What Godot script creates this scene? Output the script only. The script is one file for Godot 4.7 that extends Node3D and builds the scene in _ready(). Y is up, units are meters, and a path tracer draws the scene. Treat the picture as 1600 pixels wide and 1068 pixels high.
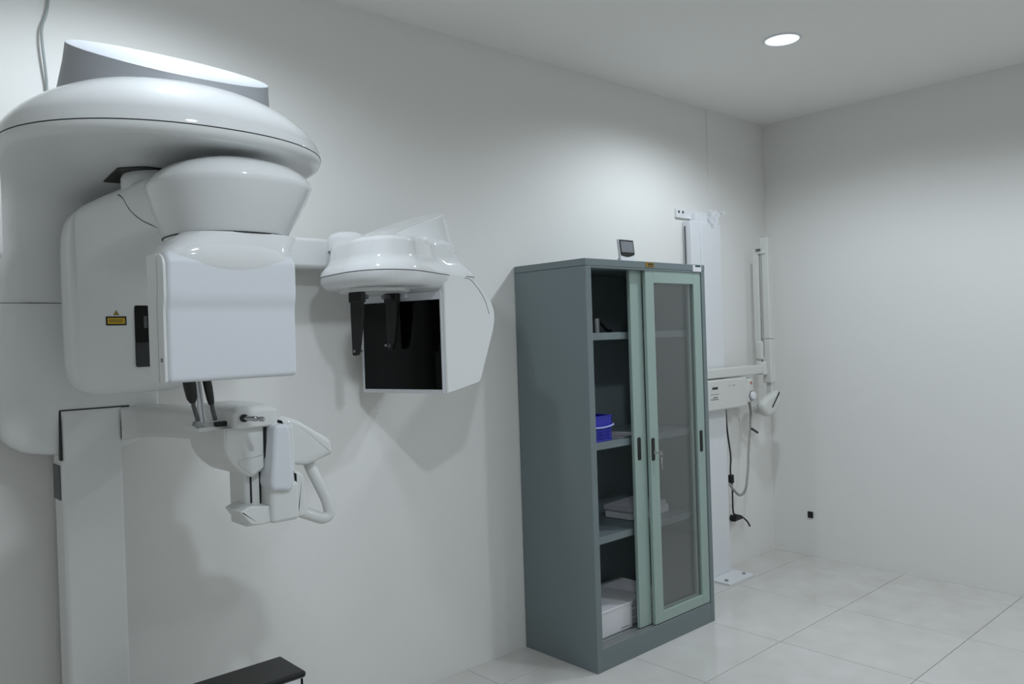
extends Node3D
# A dental X-ray room: x runs along the back wall, y up, z from the back wall (z = 0) into the room. Metres.

const RX := 4.98      # right wall
const LX := -1.25     # left wall
const FZ := 4.85      # front wall, behind the camera
const HC := 2.892     # ceiling height
const TILE := 0.6255

var org := Vector3.ZERO
var M := {}

# ------------------------------------------------------------------ mesh builder
class MB:
	var v := PackedVector3Array()
	func tri(a: Vector3, b: Vector3, c: Vector3) -> void:
		v.append(a); v.append(b); v.append(c)
	func quad(a: Vector3, b: Vector3, c: Vector3, d: Vector3) -> void:
		tri(a, b, c); tri(a, c, d)
	# turns a closed shape (from vertex n on) so that its faces run clockwise seen from outside
	func fix(n: int) -> void:
		var o := v[n]
		var vol := 0.0
		for i in range(n, v.size(), 3):
			vol += (v[i] - o).dot((v[i + 1] - o).cross(v[i + 2] - o))
		if vol > 0.0:
			for i in range(n, v.size(), 3):
				var t := v[i + 1]
				v[i + 1] = v[i + 2]
				v[i + 2] = t
	func loft(rings: Array, cap := true) -> MB:
		var n := v.size()
		for i in range(rings.size() - 1):
			var a: PackedVector3Array = rings[i]
			var b: PackedVector3Array = rings[i + 1]
			var m := a.size()
			for k in m:
				quad(a[k], a[(k + 1) % m], b[(k + 1) % m], b[k])
		if cap:
			for e in 2:
				var r: PackedVector3Array = rings[0] if e == 0 else rings[rings.size() - 1]
				var c := Vector3.ZERO
				for p in r:
					c += p
				c /= r.size()
				for k in r.size():
					if e == 0:
						tri(c, r[(k + 1) % r.size()], r[k])
					else:
						tri(c, r[k], r[(k + 1) % r.size()])
		fix(n)
		return self
	# box with rounded edges
	func box(c: Vector3, size: Vector3, r := 0.003, seg := 2, turn := Basis.IDENTITY) -> MB:
		var n := v.size()
		var h := size * 0.5
		r = minf(r, minf(h.x, minf(h.y, h.z)) * 0.98)
		var lines := []
		for ax in 3:
			var L := PackedFloat32Array()
			for i in seg + 1:
				L.append(-h[ax] + r * (1.0 - tan(PI / 4 * (1.0 - float(i) / seg))))
			for i in seg + 1:
				L.append(h[ax] - r + r * tan(PI / 4 * float(i) / seg))
			lines.append(L)
		for ax in 3:
			var u := (ax + 1) % 3
			var w := (ax + 2) % 3
			var A: PackedFloat32Array = lines[u]
			var B: PackedFloat32Array = lines[w]
			for s in [-1.0, 1.0]:
				for i in A.size() - 1:
					for j in B.size() - 1:
						var q := []
						for ij in [[i, j], [i + 1, j], [i + 1, j + 1], [i, j + 1]]:
							var p := Vector3.ZERO
							p[ax] = s * h[ax]
							p[u] = A[ij[0]]
							p[w] = B[ij[1]]
							var inn := p.clamp(-h + Vector3.ONE * r, h - Vector3.ONE * r)
							var d := p - inn
							q.append(c + turn * (inn + d.normalized() * r))
						if s > 0.0:
							quad(q[0], q[1], q[2], q[3])
						else:
							quad(q[3], q[2], q[1], q[0])
		fix(n)
		return self
	# an outline (counter-clockwise or not) drawn along z from z0 to z1 in xf's axes, edges rounded by bev
	func extrude(poly: PackedVector2Array, z0: float, z1: float, bev := 0.003, xf := Transform3D.IDENTITY, seg := 3) -> MB:
		var n := v.size()
		if Geometry2D.is_polygon_clockwise(poly):
			poly = poly.duplicate()
			poly.reverse()
		var m := poly.size()
		var nor := PackedVector2Array()
		for i in m:
			var a := (poly[i] - poly[(i + m - 1) % m]).normalized()
			var b := (poly[(i + 1) % m] - poly[i]).normalized()
			var na := Vector2(-a.y, a.x)
			var nb := Vector2(-b.y, b.x)
			var s := na + nb
			nor.append(s / maxf(s.length_squared() * 0.5, 0.35))
		var rings := []
		var stations := []
		if bev > 0.0:
			for i in seg + 1:
				var t := PI / 2 * float(i) / seg
				stations.append([z0 + bev * (1.0 - sin(t)), bev * (1.0 - cos(t))])
			stations.reverse()
			for i in seg + 1:
				var t := PI / 2 * float(i) / seg
				stations.append([z1 - bev * (1.0 - sin(t)), bev * (1.0 - cos(t))])
			# first half must run from the inset ring at z0 to the full ring
			var fh := []
			for i in seg + 1:
				var t := PI / 2 * float(i) / seg
				fh.append([z0 + bev * (1.0 - sin(t)), bev * (1.0 - cos(t))])
			stations = []
			for i in seg + 1:
				var t := PI / 2 * (1.0 - float(i) / seg)
				stations.append([z0 + bev * (1.0 - sin(PI / 2 - t)), bev * (1.0 - cos(PI / 2 - t))] if false else [z0 + bev * (1.0 - cos(t)) if false else z0 + bev - bev * sin(t), bev - bev * cos(t)])
			for i in seg + 1:
				var t := PI / 2 * float(i) / seg
				stations.append([z1 - bev + bev * sin(t), bev - bev * cos(t)])
		else:
			stations = [[z0, 0.0], [z1, 0.0]]
		for s in stations:
			var r := PackedVector3Array()
			for i in m:
				var p: Vector2 = poly[i] + nor[i] * s[1]
				r.append(xf * Vector3(p.x, p.y, s[0]))
			rings.append(r)
		for i in rings.size() - 1:
			var a: PackedVector3Array = rings[i]
			var b: PackedVector3Array = rings[i + 1]
			for k in m:
				quad(a[k], a[(k + 1) % m], b[(k + 1) % m], b[k])
		var ix := Geometry2D.triangulate_polygon(poly)
		var f: PackedVector3Array = rings[0]
		var g: PackedVector3Array = rings[rings.size() - 1]
		var flip := false
		if ix.size() >= 3:
			var q := (poly[ix[1]] - poly[ix[0]]).cross(poly[ix[2]] - poly[ix[0]])
			flip = q < 0.0
		for i in range(0, ix.size(), 3):
			var i1 := ix[i + 1] if not flip else ix[i + 2]
			var i2 := ix[i + 2] if not flip else ix[i + 1]
			tri(f[ix[i]], f[i2], f[i1])
			tri(g[ix[i]], g[i1], g[i2])
		fix(n)
		return self
	# profile of (radius, height) turned round the y axis of xf
	func lathe(prof: Array, xf := Transform3D.IDENTITY, N := 32) -> MB:
		var rings := []
		for p in prof:
			var r := PackedVector3Array()
			for k in N:
				var a := TAU * k / N
				r.append(xf * Vector3(p[0] * cos(a), p[1], p[0] * sin(a)))
			rings.append(r)
		return loft(rings)
	func tube(path: PackedVector3Array, r, N := 8, closed := false) -> MB:
		var n := v.size()
		var rings := []
		var m := path.size()
		var prev := Vector3.ZERO
		for i in m:
			var a := path[(i + m - 1) % m] if closed or i > 0 else path[i]
			var b := path[(i + 1) % m] if closed or i < m - 1 else path[i]
			var t := (b - a).normalized()
			if prev == Vector3.ZERO:
				prev = t.cross(Vector3.UP if absf(t.y) < 0.9 else Vector3.RIGHT).normalized()
			prev = (prev - t * prev.dot(t)).normalized()
			var w := t.cross(prev)
			var rr: float = r[i] if r is Array else r
			var ring := PackedVector3Array()
			for k in N:
				var g := TAU * k / N
				ring.append(path[i] + (prev * cos(g) + w * sin(g)) * rr)
			rings.append(ring)
		if closed:
			# match the first ring to the last frame by nearest start
			var last: PackedVector3Array = rings[m - 1]
			var first: PackedVector3Array = rings[0]
			var best := 0
			for s in N:
				if first[s].distance_to(last[0]) < first[best].distance_to(last[0]):
					best = s
			var turned := PackedVector3Array()
			for k in N:
				turned.append(first[(k + best) % N])
			rings.append(turned)
			loft(rings, false)
		else:
			loft(rings)
		return self
	func mesh(at: Vector3, crease_deg := 40.0) -> ArrayMesh:
		var cc := cos(deg_to_rad(crease_deg))
		var keep := PackedVector3Array()
		for i in range(0, v.size(), 3):
			if (v[i + 1] - v[i]).cross(v[i + 2] - v[i]).length_squared() > 1e-18:
				keep.append(v[i]); keep.append(v[i + 1]); keep.append(v[i + 2])
		v = keep
		var fn := PackedVector3Array()
		var by := {}
		for i in range(0, v.size(), 3):
			var c := (v[i + 2] - v[i]).cross(v[i + 1] - v[i])
			fn.append(c)
			for k in 3:
				var key := Vector3i((v[i + k] * 50000.0).round())
				if by.has(key):
					by[key].append(i / 3)
				else:
					by[key] = [i / 3]
		var nn := PackedVector3Array()
		nn.resize(v.size())
		for i in range(0, v.size(), 3):
			var me := fn[i / 3]
			var mn := me.normalized()
			for k in 3:
				var s := Vector3.ZERO
				for f in by[Vector3i((v[i + k] * 50000.0).round())]:
					if fn[f].normalized().dot(mn) > cc:
						s += fn[f]
				nn[i + k] = s.normalized()
		for i in v.size():
			v[i] -= at
		var arr := []
		arr.resize(Mesh.ARRAY_MAX)
		arr[Mesh.ARRAY_VERTEX] = v
		arr[Mesh.ARRAY_NORMAL] = nn
		var am := ArrayMesh.new()
		am.add_surface_from_arrays(Mesh.PRIMITIVE_TRIANGLES, arr)
		return am

# ------------------------------------------------------------------ helpers
func mb() -> MB:
	return MB.new()

func thing(called: String, label: String, category: String, at: Vector3, group := "") -> Node3D:
	var o := Node3D.new()
	o.name = called
	add_child(o, true)
	o.position = at
	org = at
	o.set_meta("label", label)
	o.set_meta("category", category)
	if group:
		o.set_meta("group", group)
	return o

func part(called: String, b: MB, m: Material, parent: Node3D, label := "", crease := 40.0) -> MeshInstance3D:
	var o := MeshInstance3D.new()
	o.name = called
	o.mesh = b.mesh(org, crease)
	o.material_override = m
	parent.add_child(o, true)
	if label:
		o.set_meta("label", label)
	return o

func struct(called: String, b: MB, m: Material, label: String, parent: Node3D = self) -> MeshInstance3D:
	org = Vector3.ZERO
	var o := part(called, b, m, parent)
	if parent == self:
		o.set_meta("kind", "structure")
		o.set_meta("label", label)
		o.set_meta("category", called.split("_")[0])
	return o

func mat(c: Color, rough := 0.5, metal := 0.0, coat := 0.0) -> StandardMaterial3D:
	var m := StandardMaterial3D.new()
	m.albedo_color = c
	m.roughness = rough
	m.metallic = metal
	if coat > 0.0:
		m.clearcoat_enabled = true
		m.clearcoat = coat
		m.clearcoat_roughness = 0.06
	return m

func noise_tex(freq: float, lo: Color, hi: Color, seed_: int, size := 512, normal := false) -> NoiseTexture2D:
	var f := FastNoiseLite.new()
	f.seed = seed_
	f.frequency = freq
	f.fractal_octaves = 4
	var t := NoiseTexture2D.new()
	t.width = size
	t.height = size
	t.seamless = true
	t.noise = f
	if normal:
		t.as_normal_map = true
		t.bump_strength = 3.0
	else:
		var g := Gradient.new()
		g.set_color(0, lo)
		g.set_color(1, hi)
		t.color_ramp = g
	return t

func grain(m: StandardMaterial3D, freq: float, strength: float, scale_: float, seed_: int) -> StandardMaterial3D:
	m.normal_enabled = true
	m.normal_texture = noise_tex(freq, Color.BLACK, Color.WHITE, seed_, 512, true)
	m.normal_scale = strength
	m.uv1_triplanar = true
	m.uv1_world_triplanar = true
	m.uv1_scale = Vector3.ONE * scale_
	return m

# superellipse ring in the plane of U and V
func sring(c: Vector3, U: Vector3, V: Vector3, a: float, b: float, n := 2.0, N := 64, b2 := -1.0) -> PackedVector3Array:
	var r := PackedVector3Array()
	for k in N:
		var t := TAU * k / N
		var cs := cos(t)
		var sn := sin(t)
		var bb := b if sn >= 0.0 or b2 < 0.0 else b2
		r.append(c + U * (a * signf(cs) * pow(absf(cs), 2.0 / n)) + V * (bb * signf(sn) * pow(absf(sn), 2.0 / n)))
	return r

# an outline with its corners rounded: entries [x, y, radius]
func rpoly(pts: Array, seg := 5) -> PackedVector2Array:
	var out := PackedVector2Array()
	var m := pts.size()
	for i in m:
		var p := Vector2(pts[i][0], pts[i][1])
		var a := Vector2(pts[(i + m - 1) % m][0], pts[(i + m - 1) % m][1])
		var b := Vector2(pts[(i + 1) % m][0], pts[(i + 1) % m][1])
		var r: float = pts[i][2] if pts[i].size() > 2 else 0.0
		var da := (a - p)
		var db := (b - p)
		r = minf(r, minf(da.length(), db.length()) * 0.49)
		if r <= 0.0:
			out.append(p)
			continue
		var s := p + da.normalized() * r
		var e := p + db.normalized() * r
		for k in seg + 1:
			var t := float(k) / seg
			out.append(s.lerp(p, t).lerp(p.lerp(e, t), t))
	return out

# smooth path through points
func smooth(pts: Array, per := 8) -> PackedVector3Array:
	var out := PackedVector3Array()
	for i in pts.size() - 1:
		var p0: Vector3 = pts[maxi(i - 1, 0)]
		var p1: Vector3 = pts[i]
		var p2: Vector3 = pts[i + 1]
		var p3: Vector3 = pts[mini(i + 2, pts.size() - 1)]
		for k in per:
			out.append(p1.cubic_interpolate(p2, p0, p3, float(k) / per))
	out.append(pts[pts.size() - 1])
	return out

# ------------------------------------------------------------------ scene
func _ready() -> void:
	# camera
	var cam := Camera3D.new()
	cam.name = "camera"
	add_child(cam)
	cam.transform = Transform3D(Basis(Vector3(0.73904555, -0.03261863, 0.6728653), Vector3(0.02884201, 0.99944327, 0.01677143), Vector3(-0.67303776, 0.00701193, 0.73957489)).orthonormalized(), Vector3(0, 1.5132, 2.8687))
	cam.fov = rad_to_deg(2.0 * atan(534.0 / 1252.51))
	cam.near = 0.05
	cam.current = true
	# sky (the room is closed; none of it enters) and exposure
	var we := WorldEnvironment.new()
	we.name = "world_environment"
	var e := Environment.new()
	e.background_mode = Environment.BG_COLOR
	e.background_color = Color(0.03, 0.03, 0.03)
	e.tonemap_mode = Environment.TONE_MAPPER_LINEAR
	e.tonemap_exposure = 0.315
	e.sdfgi_enabled = true
	e.ssao_enabled = true
	e.ssil_enabled = true
	we.environment = e
	add_child(we)
	materials()
	# ceiling lights: six round LED panels in a grid, one of them in the picture
	downlight(Vector3(3.58, HC, 0.925), 1.0, "round recessed ceiling downlight lit above the green cabinet")
	downlight(Vector3(0.82, HC, 0.77), 0.8, "round recessed ceiling downlight straight above the X-ray machine")
	downlight(Vector3(3.58, HC, 2.5), 1.05, "round recessed ceiling downlight in the middle of the ceiling near the right wall")
	downlight(Vector3(0.82, HC, 2.45), 1.2, "round recessed ceiling downlight in the middle of the ceiling before the X-ray machine")
	downlight(Vector3(3.58, HC, 4.05), 0.4, "round recessed ceiling downlight at the far end of the ceiling near the right wall")
	downlight(Vector3(1.0, HC, 4.05), 0.4, "round recessed ceiling downlight at the far end of the ceiling near the left wall")
	room()
	pano()
	cabinet()
	cabinet_contents()
	wall_xray()
	small_things()

func materials() -> void:
	M.wall = grain(mat(Color(0.915, 0.91, 0.895), 0.75), 0.02, 0.12, 1.2, 3)
	M.ceiling = grain(mat(Color(0.945, 0.94, 0.925), 0.85), 0.02, 0.1, 1.2, 5)
	for i in 3:
		var t := mat(Color(0.86, 0.85, 0.835), 0.13)
		t.albedo_texture = noise_tex(0.006, Color(0.95, 0.945, 0.935), Color(1, 1, 1), 20 + i)
		t.uv1_triplanar = true
		t.uv1_world_triplanar = true
		t.uv1_scale = Vector3.ONE * (0.9 + 0.17 * i)
		M["tile%d" % i] = t
	M.grout = mat(Color(0.48, 0.47, 0.46), 0.9)
	M.gloss = mat(Color(0.90, 0.905, 0.905), 0.6, 0.0, 1.0)
	M.gloss.metallic_specular = 0.3
	M.shell = mat(Color(0.90, 0.905, 0.90), 0.4, 0.0, 0.4)
	M.cover = mat(Color(0.88, 0.89, 0.91), 0.5)
	M.bite = mat(Color(0.88, 0.885, 0.875), 0.4, 0.0, 0.25)
	M.seam = mat(Color(0.16, 0.165, 0.17), 0.7)
	M.black = mat(Color(0.055, 0.056, 0.058), 0.45)
	M.glassblack = mat(Color(0.03, 0.03, 0.032), 0.04)
	M.glassblack.metallic_specular = 0.3
	M.smoke = mat(Color(0.09, 0.105, 0.115), 0.1)
	M.chrome = mat(Color(0.72, 0.73, 0.74), 0.2, 1.0)
	M.steel = mat(Color(0.55, 0.56, 0.57), 0.38, 0.9)
	M.railgrey = mat(Color(0.36, 0.37, 0.37), 0.5, 0.3)
	M.yellow = mat(Color(0.80, 0.66, 0.10), 0.5)
	M.cab = grain(mat(Color(0.45, 0.495, 0.505), 0.42), 0.08, 0.12, 6.0, 9)
	M.door = grain(mat(Color(0.60, 0.675, 0.645), 0.4), 0.08, 0.1, 6.0, 10)
	M.pane = mat(Color(0.30, 0.34, 0.33, 0.10), 0.03)
	M.pane.transparency = BaseMaterial3D.TRANSPARENCY_ALPHA
	M.alu = mat(Color(0.62, 0.63, 0.63), 0.4, 0.6)
	M.gold = mat(Color(0.62, 0.50, 0.22), 0.4, 0.4)
	M.blue = mat(Color(0.16, 0.17, 0.66), 0.4)
	M.paleblue = mat(Color(0.66, 0.70, 0.90), 0.4)
	M.paper = mat(Color(0.86, 0.86, 0.87), 0.7)
	M.paper2 = mat(Color(0.74, 0.74, 0.76), 0.7)
	M.post = mat(Color(0.90, 0.905, 0.915), 0.4)
	M.unit = mat(Color(0.84, 0.84, 0.82), 0.42, 0.0, 0.2)
	M.cordwhite = mat(Color(0.62, 0.65, 0.65), 0.5)
	M.coil = mat(Color(0.66, 0.66, 0.64), 0.5)
	M.cordblack = mat(Color(0.06, 0.06, 0.062), 0.5)
	M.red = mat(Color(0.74, 0.50, 0.48), 0.5)
	M.leather = grain(mat(Color(0.05, 0.05, 0.053), 0.42), 0.1, 0.3, 8.0, 12)
	M.screen = mat(Color(0.52, 0.53, 0.55), 0.3)
	M.key = mat(Color(0.72, 0.71, 0.69), 0.35, 0.35)
	M.cap = mat(Color(0.70, 0.71, 0.73), 0.45)
	M.darkplastic = mat(Color(0.13, 0.135, 0.14), 0.4)
	M.green = mat(Color(0.10, 0.30, 0.24), 0.5)
	M.film = mat(Color(0.93, 0.94, 0.96, 0.5), 0.35)
	M.film.transparency = BaseMaterial3D.TRANSPARENCY_ALPHA
	M.film.cull_mode = BaseMaterial3D.CULL_DISABLED
	M.glow = mat(Color(1, 1, 1), 0.6)
	M.glow.emission_enabled = true
	M.glow.emission = Color(0.93, 0.97, 1.0)
	M.glow.emission_energy_multiplier = 3.0

func downlight(at: Vector3, k: float, label: String) -> void:
	var t := thing("ceiling_downlight", label, "ceiling light", at, "round ceiling downlights")
	part("trim_ring", mb().lathe([[0.078, 0.0], [0.078, -0.004], [0.081, -0.007], [0.086, -0.006], [0.090, -0.002], [0.090, 0.0]], Transform3D(Basis.IDENTITY, at)), M.post, t)
	part("diffuser", mb().lathe([[0.0781, 0.0], [0.0781, -0.0035], [0.074, -0.005], [0.001, -0.0055]], Transform3D(Basis.IDENTITY, at)), M.glow, t)
	var l := SpotLight3D.new()
	l.name = "lamp_light"
	l.spot_angle = 80.0
	l.spot_angle_attenuation = 0.5
	l.spot_range = 12.0
	l.spot_attenuation = 2.0
	l.light_size = 0.07
	l.light_energy = 6.0 * k
	l.light_color = Color(0.915, 0.96, 1.0)
	l.shadow_enabled = true
	l.position = Vector3(0, -0.012, 0)
	l.rotation_degrees = Vector3(-90, 0, 0)
	t.add_child(l)

func room() -> void:
	var T := 0.12
	var cx := (LX + RX) / 2
	var w := RX - LX
	var cz := FZ / 2
	struct("wall_back", mb().box(Vector3(cx, HC / 2, -T / 2), Vector3(w + 2 * T, HC + 0.2, T), 0.001, 1), M.wall, "plain white plastered back wall behind the X-ray machine and cabinet")
	var wr := struct("wall_right", mb().box(Vector3(RX + T / 2, HC / 2, cz), Vector3(T, HC + 0.2, FZ), 0.001, 1), M.wall, "plain white plastered wall at the right of the cabinet")
	# the small square cable opening low in the right wall
	part("cable_outlet", mb().box(Vector3(RX - 0.004, 0.275, 0.266), Vector3(0.008, 0.042, 0.036), 0.002, 1), M.black, wr, "small black cable outlet low in the wall")
	struct("wall_left", mb().box(Vector3(LX - T / 2, HC / 2, cz), Vector3(T, HC + 0.2, FZ), 0.001, 1), M.wall, "plain white wall at the left of the room")
	struct("wall_front", mb().box(Vector3(cx, HC / 2, FZ + T / 2), Vector3(w + 2 * T, HC + 0.2, T), 0.001, 1), M.wall, "plain white wall behind the camera")
	struct("ceiling", mb().box(Vector3(cx, HC + T / 2, cz), Vector3(w, T, FZ), 0.001, 1), M.ceiling, "flat white ceiling")
	struct("trim_1", mb().box(Vector3(4.318, (HC + 2.25) / 2, 0.002), Vector3(0.014, HC - 2.25, 0.004), 0.002, 1), M.wall, "thin white cable trunking running up the back wall above the white post")
	var fl := struct("floor", mb().box(Vector3(cx, -0.0535, cz), Vector3(w, 0.1, FZ), 0.001, 1), M.grout, "glossy pale porcelain tile floor")
	var rng := RandomNumberGenerator.new()
	rng.seed = 7
	var x0 := 3.5204 - 8 * TILE
	var z0 := 0.8552 - 2 * TILE
	for i in 11:
		for j in 9:
			var a := Vector2(maxf(x0 + i * TILE, LX) + 0.0014, maxf(z0 + j * TILE, 0.0) + 0.0014)
			var b := Vector2(minf(x0 + (i + 1) * TILE, RX) - 0.0014, minf(z0 + (j + 1) * TILE, FZ) - 0.0014)
			if b.x - a.x < 0.02 or b.y - a.y < 0.02:
				continue
			part("floor_tile", mb().box(Vector3((a.x + b.x) / 2, -0.004, (a.y + b.y) / 2), Vector3(b.x - a.x, 0.008, b.y - a.y), 0.0012, 1), M["tile%d" % rng.randi_range(0, 2)], fl)

# ------------------------------------------------------------------ the panoramic X-ray machine
const HX := 0.724     # axis of the head
const HZ := 0.818

func head_ring(s: float, y: float, zb := 0.537) -> PackedVector3Array:
	return sring(Vector3(HX, y, HZ), Vector3.RIGHT, Vector3.BACK, 0.369 * s, 0.3505 * s, 2.18, 72, zb * s)

func pano() -> void:
	var t := thing("panoramic_xray_machine", "big white wall-mounted dental X-ray machine with oval head, chin rest and side arm", "X-ray machine", Vector3(0.69, 0, 0.12))
	# --- stand
	var st := part("stand", mb().box(Vector3(0.69, 0.668, 0.1475), Vector3(0.170, 1.332, 0.105), 0.012, 3).box(Vector3(0.69, 0.66, 0.06), Vector3(0.13, 1.316, 0.1), 0.006, 2), M.shell, t, "pale upright stand")
	part("base_plate", mb().box(Vector3(0.69, 0.012, 0.13), Vector3(0.30, 0.022, 0.24), 0.008, 2), M.shell, t)
	part("rail_cover", mb().box(Vector3(0.6045, 1.118, 0.14), Vector3(0.006, 0.105, 0.075), 0.002, 2), M.railgrey, st, "grey slot cover")
	# --- carriage flowing up into the underside of the head
	var rings := []
	var neckc := Vector3(0.70, 0, 0.175)
	for q in [[1.0, 1.9835], [0.998, 1.977], [0.988, 1.9695], [0.966, 1.9635], [0.935, 1.960]]:
		rings.append(head_ring(q[0], q[1]))
	var base_r := head_ring(0.935, 1.960)
	var neck_r := sring(Vector3(0.70, 1.80, 0.155), Vector3.RIGHT, Vector3.BACK, 0.212, 0.130, 3.4, 72, 0.115)
	for i in range(1, 19):
		var a := PI / 2 * i / 18.0
		var w := pow(sin(a), 0.92)
		var d := pow(1.0 - cos(a), 3.0)
		var r := PackedVector3Array()
		for k in 72:
			var p := base_r[k].lerp(neck_r[k], w)
			p.y = 1.960 - 0.15 * d
			r.append(p)
		rings.append(r)
	for q in [[1.77, 0.217, 0.69, 0.280], [1.72, 0.223, 0.683, 0.270], [1.66, 0.2245, 0.68, 0.256], [1.56, 0.225, 0.679, 0.234], [1.46, 0.225, 0.678, 0.219], [1.40, 0.225, 0.678, 0.210], [1.36, 0.225, 0.678, 0.2045], [1.335, 0.2245, 0.678, 0.201], [1.31, 0.2225, 0.678, 0.197]]:
		rings.append(sring(Vector3(q[2], q[0], 0.115), Vector3.RIGHT, Vector3.BACK, q[1], q[3] - 0.115, 4.5, 72, 0.075))
	for i in 10:
		var u := (i + 1) / 10.0
		var y := 1.30 - 0.097 * u
		var hw := 0.221 - 0.13 * (1.0 - sqrt(maxf(0.0, 1.0 - pow(u, 2.2))))
		rings.append(sring(Vector3(0.678, y, 0.115), Vector3.RIGHT, Vector3.BACK, hw, 0.08 - 0.012 * u, 4.5, 72, 0.075))
	var car := part("carriage", mb().loft(rings), M.shell, t, "pale carriage sliding on the stand", 50.0)
	part("joint_gap", mb().box(Vector3(0.70, 1.3355, 0.197), Vector3(0.196, 0.004, 0.014), 0.001, 1).box(Vector3(0.604, 1.262, 0.19), Vector3(0.006, 0.15, 0.022), 0.001, 1), M.black, car, "dark joint round the stand")
	part("joint_gap", mb().box(Vector3(0.7775, 1.285, 0.19), Vector3(0.005, 0.10, 0.022), 0.001, 1), M.black, car, "short dark upright joint")
	part("seam", mb().box(Vector3(0.53, 1.653, 0.2525), Vector3(0.24, 0.0018, 0.004), 0.0004, 1), M.seam, car)
	# --- head
	rings = []
	for i in 15:
		var s := 1.0 - 0.4 * pow(i / 14.0, 1.6)
		rings.append(head_ring(s, 1.9865 + 0.1758 * pow(maxf(0.0, 1.0 - pow(s, 1.7642)), 1.0 / 1.7642)))
	rings.push_front(head_ring(0.999, 1.984))
	var hd := part("head_housing", mb().loft(rings), M.gloss, t, "glossy white oval head shell", 50.0)
	part("seam", mb().tube(head_ring(0.9985, 1.985), 0.0013, 6, true), M.seam, hd)
	rings = []
	for q in [[0.0, 1.13], [0.45, 1.06], [0.8, 1.015], [1.0, 1.0]]:
		var r := PackedVector3Array()
		for k in 72:
			var a := TAU * k / 72
			var c := Vector2(0.745, 0.765).lerp(Vector2(0.755, 0.785), q[0])
			var f: float = q[0]
			r.append(Vector3(c.x + 0.24 * q[1] * cos(a), lerpf(2.04, 2.2345 - 0.446 * 0.2066 * sin(a), f), c.y + 0.2066 * q[1] * sin(a)))
		rings.append(r)
	var rim := PackedVector3Array()
	for k in 72:
		var a := TAU * k / 72
		rim.append(Vector3(0.755 + 0.24 * 0.985 * cos(a), 2.236 - 0.446 * 0.2066 * 0.985 * sin(a), 0.785 + 0.2066 * 0.985 * sin(a)))
	rings.append(rim)
	part("slanted_cap", mb().loft(rings), M.cap, hd, "slanted oval cap on top of the head", 35.0)
	var xz := Transform3D(Basis(Vector3.RIGHT, Vector3.BACK, Vector3.UP), Vector3.ZERO)
	part("hub_slot", mb().extrude(rpoly([[0.640, 0.575, 0.01], [0.709, 0.584, 0.02], [0.80, 0.62, 0.02], [0.84, 0.80, 0.02], [0.67, 0.815, 0.01], [0.622, 0.765, 0.01]]), 1.9568, 1.9625, 0.0, xz), M.black, hd, "black slot under the head")
	# --- rotating unit: housing at the back, arm, bonnet and detector box at the front
	rings = []
	for q in [[0.342, 0.62, 0.85, 1.45, 1.84], [0.347, 0.59, 0.88, 1.41, 1.88], [0.36, 0.582, 0.90, 1.393, 1.898], [0.40, 0.578, 0.905, 1.388, 1.906], [0.448, 0.578, 0.905, 1.388, 1.910], [0.462, 0.580, 0.903, 1.390, 1.911], [0.470, 0.585, 0.898, 1.395, 1.912], [0.474, 0.592, 0.89, 1.404, 1.912], [0.4755, 0.597, 0.882, 1.52, 1.913], [0.477, 0.593, 0.877, 1.62, 1.914], [0.484, 0.597, 0.875, 1.68, 1.915], [0.50, 0.603, 0.872, 1.715, 1.917], [0.53, 0.611, 0.87, 1.742, 1.920], [0.58, 0.622, 0.868, 1.762, 1.925], [0.66, 0.636, 0.865, 1.776, 1.930], [0.76, 0.648, 0.864, 1.783, 1.933], [0.88, 0.656, 0.864, 1.786, 1.934], [1.02, 0.664, 0.864, 1.788, 1.934]]:
		rings.append(sring(Vector3((q[1] + q[2]) / 2, (q[3] + q[4]) / 2, q[0]), Vector3.RIGHT, Vector3.UP, (q[2] - q[1]) / 2, (q[4] - q[3]) / 2, 6.5, 80))
	var arm := part("tube_housing", mb().loft(rings), M.shell, t, "grey-white tube housing and rotating arm", 50.0)
	part("rotation_hub", mb().lathe([[0.10, 1.915], [0.10, 1.945], [0.095, 1.956], [0.09, 1.957]], Transform3D(Basis.IDENTITY, Vector3(0.745, 0, 0.72))), M.shell, arm)
	var wn := part("beam_window", mb().extrude(rpoly([[0.738, 1.530], [0.86, 1.530], [0.86, 1.6335, 0.004], [0.738, 1.6355, 0.006]]), 0.470, 0.4795, 0.001), M.glassblack, arm, "black beam window")
	part("window_slit", mb().box(Vector3(0.7665, 1.588, 0.4795), Vector3(0.009, 0.034, 0.0015), 0.0005, 1), M.railgrey, wn)
	part("window_panel", mb().extrude(rpoly([[0.738, 1.461, 0.006], [0.86, 1.461, 0.006], [0.86, 1.5295], [0.738, 1.5295]]), 0.470, 0.479, 0.001), M.smoke, arm, "dark grey panel below the window")
	var lb := part("warning_label", mb().box(Vector3(0.6897, 1.5921, 0.4772), Vector3(0.0536, 0.0252, 0.0016), 0.0004, 1), M.black, arm, "black-edged yellow warning label")
	part("yellow_field", mb().box(Vector3(0.6897, 1.5921, 0.4781), Vector3(0.0455, 0.0165, 0.0008), 0.0002, 1), M.yellow, lb)
	var tx := mb()
	var rng := RandomNumberGenerator.new()
	rng.seed = 5
	for row in 2:
		var x := 0.6725
		while x < 0.706:
			var wd := rng.randf_range(0.0012, 0.003)
			tx.box(Vector3(x, 1.5945 - row * 0.0045, 0.4786), Vector3(wd, 0.0022, 0.0004), 0.0001, 1)
			x += wd + 0.0009
	part("small_print", tx, M.seam, lb)
	var tri := mb().extrude(rpoly([[0.6822, 1.6082, 0.001], [0.6982, 1.6082, 0.001], [0.6902, 1.6222, 0.001]]), 0.4762, 0.4776, 0.0)
	var tg := part("warning_triangle", tri, M.black, arm, "small yellow warning triangle")
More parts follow.
